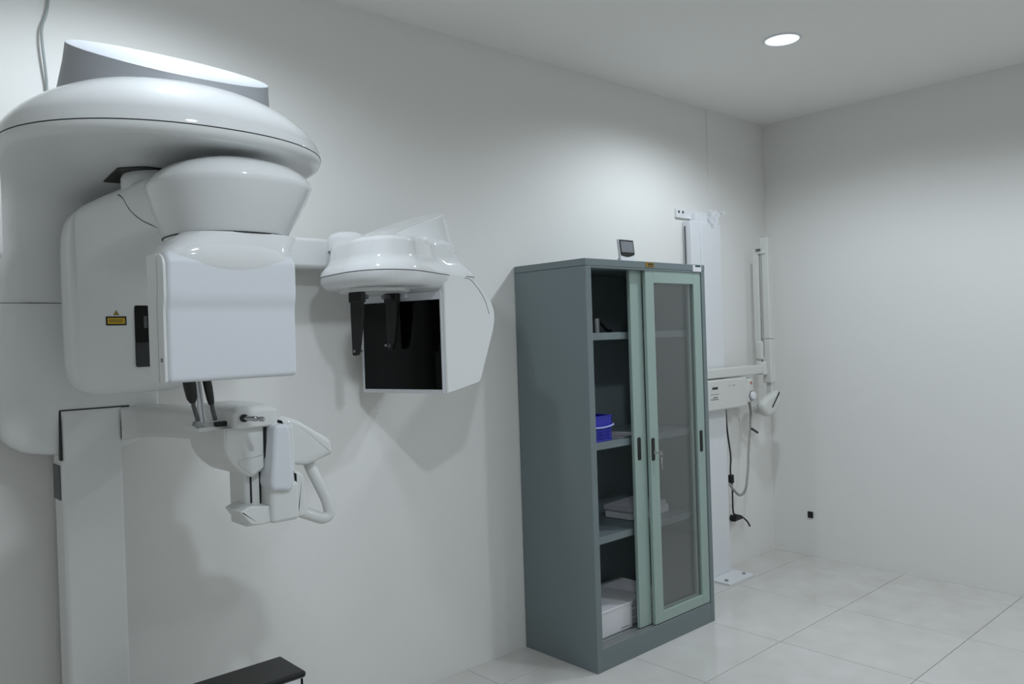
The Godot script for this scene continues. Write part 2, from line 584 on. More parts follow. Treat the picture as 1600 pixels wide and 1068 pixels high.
	part("yellow_field", mb().extrude(PackedVector2Array([Vector2(0.6843, 1.6095), Vector2(0.6961, 1.6095), Vector2(0.6902, 1.6198)]), 0.4776, 0.4780, 0.0), M.yellow, tg)
	part("laser_dot", mb().lathe([[0.002, 0.0], [0.002, 0.0008]], Transform3D(Basis(Vector3.RIGHT, Vector3.BACK, Vector3.UP), Vector3(0.6902, 1.6125, 0.4776)), 10), M.black, tg)
	part("seam", mb().tube(smooth([Vector3(0.6395, 1.905, 0.70), Vector3(0.644, 1.8913, 0.7254), Vector3(0.6482, 1.8575, 0.7629), Vector3(0.6526, 1.8257, 0.8273), Vector3(0.6602, 1.8026, 0.8926), Vector3(0.6829, 1.7887, 0.9196), Vector3(0.74, 1.7865, 0.93)], 5), 0.0011, 6), M.seam, arm)
	# bonnet
	rings = []
	for q in [[0.735, 1.763], [0.80, 1.79], [0.875, 1.82], [0.94, 1.85], [0.985, 1.873], [1.0, 1.883], [0.985, 1.892], [0.93, 1.906], [0.82, 1.922], [0.62, 1.938], [0.35, 1.947], [0.1, 1.949]]:
		rings.append(sring(Vector3(0.800 - 0.045 * (1.0 - q[0]) * (1.0 if q[1] < 1.88 else 0.0), q[1], 1.0), Vector3.RIGHT, Vector3.BACK, 0.180 * q[0], 0.205 * q[0], 2.3, 64, 0.19 * q[0]))
	var bn := part("bonnet", mb().loft(rings), M.gloss, t, "glossy white bonnet over the detector box", 42.0)
	part("seam", mb().tube(sring(Vector3(0.788, 1.765, 1.0), Vector3.RIGHT, Vector3.BACK, 0.1345, 0.1545, 2.3, 48, 0.14), 0.0016, 6, true), M.seam, bn)
	# detector box: profile (z, y) drawn along x
	var zy := Transform3D(Basis(Vector3.BACK, Vector3.UP, Vector3.RIGHT), Vector3.ZERO)
	var bx := part("detector_box", mb().extrude(rpoly([[1.062, 1.4385, 0.006], [1.155, 1.4385, 0.012], [1.156, 1.594, 0.01], [1.164, 1.618, 0.02], [1.165, 1.700, 0.012], [1.15, 1.716, 0.012], [1.062, 1.716, 0.006]]), 0.5925, 0.8845, 0.010, zy, 4), M.cover, t, "matt white flat-faced detector box")
	rings = []
	for q in [[1.7645, 0.1335, 0.1525, 2.4, 0.788], [1.755, 0.1365, 0.155, 2.7, 0.779], [1.742, 0.141, 0.158, 3.3, 0.765], [1.728, 0.1445, 0.1605, 4.2, 0.750], [1.714, 0.1455, 0.161, 6.0, 0.7395], [1.70, 0.1455, 0.161, 7.0, 0.7385]]:
		rings.append(sring(Vector3(q[4], q[0], 1.075), Vector3.RIGHT, Vector3.BACK, q[1], q[2] - 0.075, q[3], 64, 0.015))
	var lens := []
	for q in [[-0.94, 0.34], [-0.75, 0.66], [-0.45, 0.89], [-0.1, 0.995], [0.2, 0.98], [0.6, 0.8], [0.85, 0.52]]:
		lens.append(sring(Vector3(0.742, 1.704 + 0.036 * q[0], 1.1555), Vector3.RIGHT, Vector3.BACK, 0.125 * q[1], 0.0135 * q[1], 2.0, 40))
	part("neck", mb().loft(rings).loft(lens), M.gloss, bx, "glossy collar above the box")
	part("side_plate", mb().extrude(rpoly([[1.058, 1.4385, 0.004], [1.112, 1.4385, 0.002], [1.112, 1.60, 0.01], [1.118, 1.64, 0.01], [1.118, 1.712, 0.002], [1.058, 1.712, 0.004]]), 0.5868, 0.5945, 0.001, zy).extrude(rpoly([[1.115, 1.4385, 0.002], [1.148, 1.4385, 0.008], [1.149, 1.59, 0.01], [1.157, 1.618, 0.01], [1.157, 1.692, 0.008], [1.146, 1.706, 0.01], [1.121, 1.712, 0.004], [1.121, 1.64, 0.01], [1.115, 1.60, 0.01]]), 0.5872, 0.5945, 0.001, zy), M.shell, bx)
	part("screw", mb().box(Vector3(0.5866, 1.487, 1.133), Vector3(0.002, 0.009, 0.009), 0.001, 1), M.steel, bx)
	chin_rest(t)
	ceph(t)

func chin_rest(t: Node3D) -> void:
	# bracket arm swinging out from the carriage
	var rings := []
	var path := [[0.783, 0.155, 0.055], [0.83, 0.165, 0.056], [0.865, 0.21, 0.055], [0.895, 0.32, 0.052], [0.912, 0.45, 0.05], [0.922, 0.58, 0.05], [0.928, 0.70, 0.05]]
	for i in path.size():
		var p := Vector2(path[i][0], path[i][1])
		var a := Vector2(path[maxi(i - 1, 0)][0], path[maxi(i - 1, 0)][1])
		var b := Vector2(path[mini(i + 1, path.size() - 1)][0], path[mini(i + 1, path.size() - 1)][1])
		var d := (b - a).normalized()
		var side := Vector3(-d.y, 0, d.x)
		var top := 1.338 - 0.012 * i / 6.0
		var bot := 1.228 + 0.018 * i / 6.0
		rings.append(sring(Vector3(p.x, (top + bot) / 2, p.y), side, Vector3.UP, path[i][2], (top - bot) / 2, 5.0, 40))
	var ar := part("chin_rest_arm", mb().loft(rings), M.bite, t, "pale bracket arm carrying the chin rest", 50.0)
	# table with slanting lid
	var r0 := []
	for q in [[1.296, 0.0], [1.300, 0.003], [1.335, 0.004], [1.343, 0.0], [1.350, -0.008], [1.353, -0.02]]:
		var o: float = q[1]
		var rg := PackedVector3Array()
		for p in rpoly([[0.860 - o, 0.852 + o, 0.014], [0.974 + o, 0.852 + o, 0.014], [1.0 + o, 0.70, 0.03], [0.985 + o, 0.56 - o, 0.02], [0.87 - o, 0.56 - o, 0.02], [0.850 - o, 0.72, 0.03]], 6):
			rg.append(Vector3(p.x, q[0] + (0.012 * clampf((p.y - 0.56) / 0.29, 0, 1) * 0.0), p.y))
		r0.append(rg)
	var tb := part("chin_table", mb().loft(r0), M.bite, t, "small rounded table of the chin rest", 35.0)
	part("knob", mb().lathe([[0.010, 0.0], [0.010, 0.012]], Transform3D(Basis(Vector3.RIGHT, Vector3.BACK, Vector3.UP), Vector3(0.880, 1.324, 0.853)), 16), M.black, tb)
	part("locking_pin", mb().lathe([[0.0062, 0.0], [0.0062, 0.03], [0.0072, 0.031], [0.0072, 0.044], [0.005, 0.046], [0.005, 0.054], [0.0065, 0.056], [0.0065, 0.066], [0.004, 0.069]], Transform3D(Basis(Vector3(0, 1, 0), Vector3(0.35, -0.02, 0.936).normalized(), Vector3(0.936, 0, -0.35)), Vector3(0.880, 1.324, 0.860)), 16), M.chrome, tb, "chrome locking pin")
	# bowl under the table
	var bw := part("chin_rest_body", mb().extrude(rpoly([[0.836, 1.300, 0.004], [0.833, 1.243, 0.03], [0.852, 1.205, 0.03], [0.888, 1.172, 0.02], [0.907, 1.163, 0.01], [0.9405, 1.183, 0.006], [0.9435, 1.300, 0.004]]), 0.60, 0.838, 0.005), M.bite, t, "curved body under the chin table")
	part("front_facet", mb().extrude(rpoly([[0.868, 1.214, 0.01], [0.94, 1.225, 0.004], [0.9395, 1.186, 0.004], [0.907, 1.168, 0.008], [0.870, 1.203, 0.01]]), 0.832, 0.8405, 0.004), M.bite, bw)
	# post with two slots, dark gap, carrier
	var ps := part("slide_post", mb().box(Vector3(0.945, 1.165, 0.765), Vector3(0.10, 0.27, 0.10), 0.006, 2).box(Vector3(1.0, 1.165, 0.785), Vector3(0.075, 0.255, 0.09), 0.012, 3), M.bite, t, "upright slide with two narrow slots")
	part("slot", mb().box(Vector3(0.9115, 1.128, 0.8155), Vector3(0.0055, 0.072, 0.003), 0.0015, 1), M.black, ps)
	part("slot", mb().box(Vector3(0.9375, 1.127, 0.8155), Vector3(0.0055, 0.092, 0.003), 0.0015, 1), M.black, ps)
	part("slot", mb().box(Vector3(0.9455, 1.236, 0.838), Vector3(0.0045, 0.112, 0.006), 0.001, 1), M.black, ps, "dark gap beside the body")
	part("slider_block", mb().extrude(rpoly([[0.952, 1.300, 0.012], [0.992, 1.300, 0.012], [0.999, 1.27, 0.02], [1.005, 1.14, 0.02], [0.992, 1.119, 0.012], [0.942, 1.128, 0.012], [0.937, 1.145, 0.01]]), 0.79, 0.885, 0.010), M.cover, t, "smooth white slider block")
	# bottom tray, a lip turning up at the front left
	var tr := part("bite_tray", mb().extrude(rpoly([[0.860, 1.083, 0.004], [0.888, 1.094, 0.004], [0.942, 1.086, 0.004], [0.945, 1.040, 0.006], [0.912, 1.040, 0.01], [0.886, 1.046, 0.01]]), 0.76, 0.862, 0.005), M.bite, t, "small lip at the foot of the chin rest")
	part("carrier", mb().box(Vector3(0.983, 1.09, 0.80), Vector3(0.082, 0.104, 0.142), 0.012, 3), M.bite, tr)
	part("end_block", mb().extrude(rpoly([[1.026, 1.170, 0.006], [1.058, 1.150, 0.01], [1.065, 1.05, 0.01], [1.06, 1.034, 0.008], [1.029, 1.036, 0.004]]), 0.72, 0.835, 0.008), M.bite, tr)
	# wing-shaped hand support and handle
	part("side_wing", mb().extrude(rpoly([[0.985, 1.325, 0.01], [1.06, 1.302, 0.02], [1.165, 1.232, 0.012], [1.169, 1.192, 0.012], [1.085, 1.167, 0.02], [1.035, 1.178, 0.01], [1.02, 1.25, 0.02]]), 0.69, 0.805, 0.014), M.bite, t, "wing-shaped side cover")
	var hp := smooth([Vector3(1.108, 1.19, 0.75), Vector3(1.117, 1.15, 0.765), Vector3(1.132, 1.105, 0.78), Vector3(1.152, 1.055, 0.785), Vector3(1.158, 1.02, 0.785), Vector3(1.138, 1.008, 0.785), Vector3(1.10, 1.024, 0.78), Vector3(1.055, 1.045, 0.775)], 6)
	part("hand_grip", mb().tube(hp, 0.0165, 14), M.bite, t, "bent white hand grip", 60.0)
	# temple supports
	for q in [[[0.784, 1.322, 0.80], [0.774, 1.362, 0.80], [0.772, 1.370, 0.80], [0.757, 1.47, 0.80], 0.0155], [[0.829, 1.320, 0.80], [0.822, 1.352, 0.80], [0.820, 1.362, 0.80], [0.803, 1.47, 0.80], 0.011]]:
		var b0 := Vector3(q[0][0], q[0][1], q[0][2])
		var b1 := Vector3(q[2][0], q[2][1], q[2][2])
		var b2 := Vector3(q[3][0], q[3][1], q[3][2])
		var sp := part("temple_support", mb().tube(PackedVector3Array([b1, b1.lerp(b2, 0.12), b1.lerp(b2, 0.4), b2]), [0.007, q[4] * 0.85, q[4], q[4]], 12), M.black, t, "black padded temple support", 60.0)
		part("support_rod", mb().tube(PackedVector3Array([b0, Vector3(q[1][0], q[1][1], q[1][2]), b1 + Vector3(0, 0.01, 0)]), 0.0055, 10), M.railgrey, sp)
	part("rod_clip", mb().box(Vector3(0.784, 1.312, 0.80), Vector3(0.026, 0.014, 0.018), 0.003, 2, Basis(Vector3.BACK, -0.5)), M.steel, tb)
	part("rod_clip", mb().box(Vector3(0.841, 1.310, 0.806), Vector3(0.035, 0.013, 0.016), 0.003, 2), M.black, tb)
	part("support_bracket", mb().box(Vector3(0.83, 1.30, 0.76), Vector3(0.10, 0.012, 0.10), 0.004, 2), M.bite, tb)
	part("head_stay", mb().box(Vector3(0.788, 1.40, 0.79), Vector3(0.007, 0.17, 0.012), 0.002, 1, Basis(Vector3.BACK, 0.08)).box(Vector3(0.797, 1.40, 0.79), Vector3(0.005, 0.17, 0.012), 0.002, 1, Basis(Vector3.BACK, 0.10)), M.post, tb, "thin pale head stay")
	var _u := ar

func ceph(t: Node3D) -> void:
	# arm along the wall
	var am := part("side_arm", mb().box(Vector3(1.235, 1.852, 0.085), Vector3(0.77, 0.115, 0.10), 0.016, 4), M.shell, t, "long white arm along the wall")
	part("hub_cap", mb().lathe([[0.075, 1.86], [0.075, 1.905], [0.068, 1.920], [0.05, 1.930], [0.02, 1.935]], Transform3D(Basis.IDENTITY, Vector3(1.62, 0, 0.165)), 32), M.gloss, am)
	# head support unit: u points away from the machine, w along the sensor towards the room
	var U := Vector3(0.966, 0, -0.259)
	var W := Vector3(0.259, 0, 0.966)
	var C := Vector3(1.769, 0, 0.289)
	var f := Transform3D(Basis(U, Vector3.UP, W), C)
	# hood outline in (u, w)
	var ol := rpoly([[-0.24, -0.205, 0.08], [-0.315, -0.05, 0.08], [-0.375, 0.11, 0.07], [-0.36, 0.235, 0.08], [-0.25, 0.280, 0.08], [-0.10, 0.245, 0.1], [0.05, 0.208, 0.05], [0.24, 0.205, 0.05], [0.28, 0.0, 0.05], [0.24, -0.205, 0.05], [0.0, -0.215, 0.1]], 8)
	var ring := func(o: float, y: float, tilt: float, trim := 0.0) -> PackedVector3Array:
		var r := PackedVector3Array()
		var c := Vector2(-0.08, 0.01)
		for p in ol:
			var q := p - c
			q = q * (1.0 - o / maxf(q.length(), 0.05))
			if q.x > 0.0:
				q.x *= 1.0 - trim
			q += c
			r.append(f * Vector3(q.x, y + tilt * (q.x + 0.1), q.y))
		return r
	var lo := []
	for q in [[0.06, 1.699], [0.03, 1.702], [0.012, 1.712], [0.002, 1.730], [0.0, 1.750]]:
		lo.append(ring.call(q[0], q[1], 0.0))
	var hd := part("head_support_hood", mb().loft(lo), M.gloss, t, "glossy white hood over the ear rods", 50.0)
	var up := []
	for q in [[0.0, 1.753, 0.0, 0.0], [0.004, 1.768, 0.0, 0.03], [0.016, 1.785, 0.01, 0.10], [0.030, 1.80, 0.02, 0.15], [0.037, 1.82, 0.03, 0.20], [0.043, 1.862, 0.03, 0.27], [0.048, 1.872, 0.03, 0.30], [0.060, 1.880, 0.03, 0.33], [0.10, 1.888, 0.03, 0.36], [0.16, 1.893, 0.03, 0.4]]:
		up.append(ring.call(q[0], q[1], q[2], q[3]))
	part("hood_lid", mb().loft(up), M.gloss, hd, "", 32.0)
	part("seam", mb().tube(ring.call(0.001, 1.7515, 0.0), 0.0013, 6, true), M.seam, hd)
	# slanted fin
	var fr := []
	for q in [[1.25, 0.0], [1.12, 0.4], [1.0, 1.0], [0.95, 1.03]]:
		var r := PackedVector3Array()
		for k in 56:
			var a := TAU * k / 56
			var ca := cos(a)
			var sa := sin(a)
			var u: float = 0.03 + 0.215 * q[0] * signf(ca) * pow(absf(ca), 0.75)
			var w: float = 0.105 * q[0] * signf(sa) * pow(absf(sa), 0.75)
			var top := 1.957 + 0.30 * 0.215 * signf(ca) * pow(absf(ca), 0.75) - 0.16 * pow(maxf(0.0, -ca), 3.0) * 0.25
			r.append(f * Vector3(u, lerpf(1.86, top, q[1]), w))
		fr.append(r)
	part("hood_fin", mb().loft(fr), M.gloss, hd, "slanting fin on the hood", 38.0)
	# sensor shell behind the ear rods, an outline in (u, y) drawn along w
	var sh := rpoly([[0.003, 1.309, 0.004], [0.035, 1.310, 0.01], [0.222, 1.336, 0.02], [0.328, 1.546, 0.03], [0.343, 1.602, 0.03], [0.322, 1.652, 0.04], [0.268, 1.703, 0.04], [0.20, 1.742, 0.03], [0.12, 1.758, 0.02], [0.003, 1.758, 0.004]], 6)
	var f2 := Transform3D(Basis(U, Vector3.UP, W), C)
	var ss := part("sensor_shell", mb().extrude(sh, -0.212, 0.212, 0.005, f2, 4), M.gloss, t, "white curved shell behind the sensor", 45.0)
	part("seam", mb().tube(smooth([Vector3(1.955, 1.7445, 0.4585), Vector3(1.994, 1.7395, 0.448), Vector3(2.0465, 1.703, 0.434), Vector3(2.0871, 1.6582, 0.4232), Vector3(2.1106, 1.607, 0.4169)], 5), 0.0012, 6), M.seam, ss)
	part("sensor_frame", mb().box(f2 * Vector3(0.006, 1.50, 0.0), Vector3(0.016, 0.385, 0.404), 0.004, 2, Basis(U, Vector3.UP, W)), M.cover, ss)
	part("sensor_panel", mb().box(f2 * Vector3(-0.0015, 1.492, 0.001), Vector3(0.005, 0.338, 0.386), 0.001, 1, Basis(U, Vector3.UP, W)), M.glassblack, ss, "glossy black sensor panel")
	# ear rods
	var B := Basis(W, Vector3.UP, -U)
	part("turntable", mb().lathe([[0.13, 1.700], [0.13, 1.694], [0.126, 1.691], [0.02, 1.690]], Transform3D(Basis.IDENTITY, f * Vector3(-0.14, 0, 0.0)), 40), M.shell, hd)
	for q in [[-0.235, 1.462, 1.0], [-0.045, 1.478, -1.0]]:
		var u0: float = q[0]
		var yb: float = q[1]
		var bl := rpoly([[-0.029, 1.692, 0.002], [0.030, 1.692, 0.002], [0.030, 1.665, 0.004], [0.026, 1.60, 0.02], [0.012, 1.51, 0.02], [-0.002, yb, 0.006], [-0.026, yb, 0.006], [-0.029, 1.60, 0.01]], 4)
		var er := part("ear_rod", mb().extrude(bl, -0.007, 0.007, 0.002, Transform3D(B, f * Vector3(u0, 0, 0)), 2).box(f * Vector3(u0, 1.672, 0.0), Vector3(0.026, 0.036, 0.062), 0.003, 2, Basis(U, Vector3.UP, W)), M.black, t, "black tapering ear rod")
		part("pivot_pin", mb().lathe([[0.009, -0.012], [0.009, 0.04], [0.006, 0.042]], Transform3D(Basis(Vector3.UP, U * q[2], W), f * Vector3(u0 + 0.012 * q[2], 1.676, 0.0)), 14), M.steel, er)
		part("ear_plug", mb().lathe([[0.008, 0.0], [0.008, 0.006], [0.0055, 0.010], [0.005, 0.024], [0.001, 0.028]], Transform3D(Basis(Vector3.UP, U * q[2], W), f * Vector3(u0 + 0.006 * q[2], yb + 0.016, -0.014)), 14), M.steel, er, "small grey ear plug")
		part("end_screw", mb().lathe([[0.006, 0.0], [0.006, 0.002]], Transform3D(Basis(Vector3.UP, -U * q[2], W), f * Vector3(u0 - 0.007 * q[2], yb + 0.016, -0.014)), 12), M.chrome, er)
	part("nasion_block", mb().box(f * Vector3(0.03, 1.684, 0.02), Vector3(0.10, 0.018, 0.05), 0.005, 2, Basis(U, Vector3.UP, W)).box(f * Vector3(0.03, 1.694, 0.02), Vector3(0.04, 0.02, 0.04), 0.004, 2, Basis(U, Vector3.UP, W)), M.cover, hd, "white nose rest block")

# ------------------------------------------------------------------ the cabinet
const CX0 := 2.637
const CX1 := 3.551
const CZ := 0.468
const CH := 1.85

func bxx(b: MB, x0: float, x1: float, y0: float, y1: float, z0: float, z1: float, r := 0.002) -> MB:
	return b.box(Vector3((x0 + x1) / 2, (y0 + y1) / 2, (z0 + z1) / 2), Vector3(x1 - x0, y1 - y0, z1 - z0), r, 2)

func cabinet() -> void:
	var t := thing("metal_cabinet", "tall grey-green steel cabinet with sliding glass doors standing against the back wall", "cabinet", Vector3((CX0 + CX1) / 2, 0, 0.236))
	var b := mb()
	bxx(b, CX0, CX0 + 0.016, 0.0, 1.8165, 0.004, CZ)
	bxx(b, CX0 + 0.012, CX0 + 0.038, 0.0, 1.8165, CZ - 0.03, CZ)
	part("side_panel", b, M.cab, t)
	b = mb()
	bxx(b, CX1 - 0.016, CX1, 0.0, 1.8165, 0.004, CZ)
	bxx(b, CX1 - 0.030, CX1 - 0.012, 0.0, 1.8165, CZ - 0.03, CZ)
	part("side_panel", b, M.cab, t)
	b = mb()
	bxx(b, CX0 - 0.001, CX1 + 0.001, 1.8175, CH, 0.004, CZ + 0.001, 0.003)
	bxx(b, CX0 + 0.017, CX1 - 0.017, 1.808, 1.8185, CZ - 0.07, CZ - 0.001)
	var tp := part("top_panel", b, M.cab, t)
	part("back_panel", bxx(mb(), CX0 + 0.016, CX1 - 0.016, 0.02, 1.817, 0.005, 0.014), M.cab, t)
	part("bottom_panel", bxx(mb(), CX0 + 0.016, CX1 - 0.016, 0.085, 0.098, 0.014, CZ - 0.02), M.cab, t)
	part("plinth", bxx(mb(), CX0 + 0.0375, CX1 - 0.0295, 0.0, 0.098, CZ - 0.02, CZ - 0.0005), M.cab, t)
	part("door_track", bxx(bxx(bxx(mb(), CX0 + 0.039, CX1 - 0.031, 0.098, 0.101, CZ - 0.075, CZ - 0.004, 0.001), CX0 + 0.039, CX1 - 0.031, 0.1, 0.105, CZ - 0.052, CZ - 0.049, 0.001), CX0 + 0.039, CX1 - 0.031, 0.1, 0.104, CZ - 0.026, CZ - 0.023, 0.001), M.alu, t, "bright metal door track")
	for y in [1.5165, 1.011, 0.578]:
		part("shelf", bxx(bxx(mb(), CX0 + 0.017, CX1 - 0.017, y - 0.008, y, 0.016, 0.402), CX0 + 0.017, CX1 - 0.017, y - 0.034, y, 0.396, 0.406), M.cab, t)
	part("name_plate", bxx(mb(), 3.062, 3.127, 1.824, 1.8465, CZ, CZ + 0.003, 0.001), M.gold, tp, "small brass-coloured maker's plate")
	part("plate_print", bxx(bxx(mb(), 3.078, 3.122, 1.836, 1.8415, CZ + 0.0028, CZ + 0.0036, 0.0002), 3.078, 3.115, 1.8285, 1.832, CZ + 0.0028, CZ + 0.0036, 0.0002), M.leather, tp)
	part("white_sticker", bxx(mb(), 3.447, 3.521, 1.814, 1.8465, CZ + 0.001, CZ + 0.002, 0.0003), M.paper, tp, "white sticker at the corner")
	part("sticker_mark", bxx(mb(), 3.468, 3.514, 1.8375, 1.8467, CZ + 0.0015, CZ + 0.0026, 0.0003), M.green, tp, "dark green mark on the sticker")
	sliding_door(t, 3.064, 3.5195, CZ - 0.024, CZ - 0.005, true)
	sliding_door(t, 2.978, 3.510, CZ - 0.05, CZ - 0.031, false)

func sliding_door(t: Node3D, x0: float, x1: float, z0: float, z1: float, front: bool) -> void:
	var yb := 0.1045
	var yt := 1.8095
	var sl := 0.066 if front else 0.092
	var sr := 0.062
	var b := mb()
	bxx(b, x0, x0 + sl, yb, yt, z0, z1, 0.003)
	bxx(b, x1 - sr, x1, yb, yt, z0, z1, 0.003)
	bxx(b, x0 + sl - 0.002, x1 - sr + 0.002, 1.749, yt, z0, z1, 0.003)
	bxx(b, x0 + sl - 0.002, x1 - sr + 0.002, yb, 0.156, z0, z1, 0.003)
	var d := part("sliding_door", b, M.door, t, "front sage green glazed door" if front else "rear sage green glazed door pushed behind the front one")
	part("glass_pane", bxx(mb(), x0 + sl - 0.006, x1 - sr + 0.006, 0.150, 1.755, z0 + 0.006, z0 + 0.010, 0.0005), M.pane, d)
	if front:
		finger_pull(d, x0 + 0.021, 0.948, z1)
		finger_pull(d, x1 - 0.036, 0.944, z1)
		part("lock", mb().lathe([[0.009, 0.0], [0.009, 0.006], [0.007, 0.008]], Transform3D(Basis(Vector3.RIGHT, Vector3.BACK, Vector3.UP), Vector3(x0 + 0.027, 0.932, z1 + 0.001)), 16), M.chrome, d, "chrome cylinder lock")
	else:
		finger_pull(d, x0 + 0.034, 0.957, z1)

func finger_pull(d: Node3D, x: float, y: float, z: float) -> void:
	var o := rpoly([[x - 0.013, y - 0.055, 0.01], [x + 0.013, y - 0.055, 0.01], [x + 0.013, y + 0.055, 0.01], [x - 0.013, y + 0.055, 0.01]])
	var i := rpoly([[x - 0.009, y - 0.048, 0.008], [x + 0.009, y - 0.048, 0.008], [x + 0.009, y + 0.048, 0.008], [x - 0.009, y + 0.048, 0.008]])
	part("finger_pull", mb().extrude(o, z - 0.0005, z + 0.0015, 0.0008).extrude(i, z, z + 0.0022, 0.0), M.black, d, "black recessed finger pull")

func cabinet_contents() -> void:
	# keys in the lock
	var lk := Vector3(3.093, 0.932, CZ + 0.003)
	var t := thing("key_ring", "two small metal keys hanging from the lock of the front glass door", "keys", lk + Vector3(0, 0, 0.005))
	part("inserted_key", mb().box(lk + Vector3(0, 0, 0.012), Vector3(0.002, 0.008, 0.02), 0.0005, 1).lathe([[0.011, -0.001], [0.011, 0.001]], Transform3D(Basis(Vector3.UP, Vector3.RIGHT, Vector3.BACK), lk + Vector3(0, 0, 0.03)), 16), M.key, t)
	var rp := PackedVector3Array()
	for k in 20:
		rp.append(lk + Vector3(0.004 * sin(TAU * k / 20), -0.012 + 0.013 * cos(TAU * k / 20), 0.034 + 0.005 * sin(TAU * k / 20)))
	part("ring", mb().tube(rp, 0.0011, 6, true), M.key, t)
	part("hanging_key", mb().extrude(rpoly([[-0.013, 0.0, 0.008], [0.013, 0.0, 0.008], [0.013, -0.022, 0.008], [0.005, -0.026, 0.001], [0.005, -0.056, 0.002], [0.0, -0.060, 0.0], [-0.004, -0.056, 0.002], [-0.004, -0.026, 0.001], [-0.013, -0.022, 0.008]]), -0.001, 0.001, 0.0003, Transform3D(Basis(Vector3.UP, 0.5) * Basis(Vector3.BACK, 0.15), lk + Vector3(0.002, -0.022, 0.034))), M.key, t)
	# blue basket on the middle shelf
	var by := 1.0115
	t = thing("plastic_basket", "small blue plastic lattice basket with a pale handle on the second shelf", "basket", Vector3(2.80, by, 0.33))
	var b := mb()
	var x0 := 2.722
	var x1 := 2.868
	var z0 := 0.262
	var z1 := 0.392
	bxx(b, x0, x1, by, by + 0.006, z0, z1)
	bxx(b, x0 - 0.004, x1 + 0.004, by + 0.066, by + 0.118, z1 - 0.004, z1, 0.001)
	bxx(b, x0 - 0.004, x1 + 0.004, by + 0.066, by + 0.118, z0, z0 + 0.004, 0.001)
	bxx(b, x0 - 0.004, x0, by + 0.066, by + 0.118, z0, z1, 0.001)
	bxx(b, x1, x1 + 0.004, by + 0.066, by + 0.118, z0, z1, 0.001)
	bxx(b, x0 - 0.008, x1 + 0.008, by + 0.114, by + 0.119, z1 - 0.006, z1 + 0.004, 0.001)
	bxx(b, x1 - 0.002, x1 + 0.008, by + 0.114, by + 0.119, z0 - 0.004, z1 + 0.004, 0.001)
	part("body", b, M.blue, t)
	b = mb()
	for k in 17:
		var x := x0 + 0.003 + (x1 - x0 - 0.006) * k / 16.0
		bxx(b, x - 0.0022, x + 0.0022, by, by + 0.07, z1 - 0.004, z1 - 0.001, 0.0004)
	for k in 14:
		var z := z0 + 0.003 + (z1 - z0 - 0.006) * k / 13.0
		bxx(b, x1 - 0.003, x1, by, by + 0.07, z - 0.0022, z + 0.0022, 0.0004)
		bxx(b, x0, x0 + 0.003, by, by + 0.07, z - 0.0022, z + 0.0022, 0.0004)
	for k in 5:
		var y := by + 0.004 + 0.0145 * k
		bxx(b, x0, x1, y, y + 0.004, z1 - 0.0042, z1 - 0.0012, 0.0004)
		bxx(b, x1 - 0.003, x1, y, y + 0.004, z0, z1, 0.0004)
	part("lattice", b, M.blue, t)
	part("handle", mb().tube(smooth([Vector3(x0 - 0.006, by + 0.070, z1 + 0.006), Vector3(2.80, by + 0.066, z1 + 0.010), Vector3(x1 + 0.004, by + 0.074, z1 + 0.008), Vector3(x1 + 0.012, by + 0.078, z1 - 0.03), Vector3(x1 + 0.008, by + 0.085, z0 + 0.06)], 6), 0.0042, 8), M.paleblue, t, "pale handle folded down")
	# sheet of paper lying behind the basket
	t = thing("paper_sheet", "single sheet of paper lying flat on the second shelf beside the blue basket", "paper", Vector3(3.0, by, 0.24))
	part("sheet", mb().box(Vector3(3.02, by + 0.001, 0.24), Vector3(0.22, 0.0012, 0.26), 0.0004, 1, Basis(Vector3.UP, 0.2)), M.paper2, t)
	# top shelf: steel cylinder with a dark hose
	t = thing("hose_with_cup", "dark hose curling beside a small metal cup on the top shelf", "hose", Vector3(2.9, 1.517, 0.3))
	part("cup", mb().lathe([[0.019, 1.517], [0.019, 1.585], [0.016, 1.586], [0.016, 1.522], [0.002, 1.522]], Transform3D(Basis.IDENTITY, Vector3(2.885, 0, 0.30)), 20), M.steel, t, "small metal cup")
	part("hose", mb().tube(smooth([Vector3(2.80, 1.63, 0.30), Vector3(2.86, 1.60, 0.31), Vector3(2.93, 1.555, 0.30), Vector3(2.99, 1.527, 0.28), Vector3(3.06, 1.525, 0.24), Vector3(3.12, 1.525, 0.18)], 6), 0.008, 8), M.cordblack, t)
	# folders on the third shelf
	var sy := 0.579
	t = thing("paper_stack", "two flat white paper boxes stacked on the third shelf behind the glass", "boxes", Vector3(3.22, sy, 0.24), "")
	var bb := Basis(Vector3.UP, 0.12)
	part("lower_box", mb().box(Vector3(3.23, sy + 0.020, 0.235), Vector3(0.29, 0.038, 0.20), 0.003, 2, bb), M.paper, t)
	part("upper_box", mb().box(Vector3(3.215, sy + 0.052, 0.235), Vector3(0.28, 0.024, 0.20), 0.003, 2, bb), M.paper2, t)
	t = thing("cloth_scrap", "small white crumpled scrap at the left end of the third shelf", "scrap", Vector3(2.735, sy, 0.37))
	var rs := []
	for q in [[0.006, 0.0], [0.026, 0.002], [0.031, 0.02], [0.024, 0.042], [0.010, 0.056], [0.002, 0.06]]:
		var r := PackedVector3Array()
		for k in 14:
			var a := TAU * k / 14
			var w: float = q[0] * (1.0 + 0.22 * sin(3.0 * a + 40.0 * q[1]) + 0.12 * sin(5.0 * a + 1.0))
			r.append(Vector3(2.735 + w * cos(a), sy + q[1], 0.372 + 0.8 * w * sin(a)))
		rs.append(r)
	part("crumple", mb().loft(rs), M.paper, t, "", 30.0)
	# white boxes on the cabinet floor
	var fy := 0.0985
	t = thing("carton", "large white cardboard box lying on the cabinet floor in the open half", "box", Vector3(2.84, fy, 0.24), "white boxes on the cabinet floor")
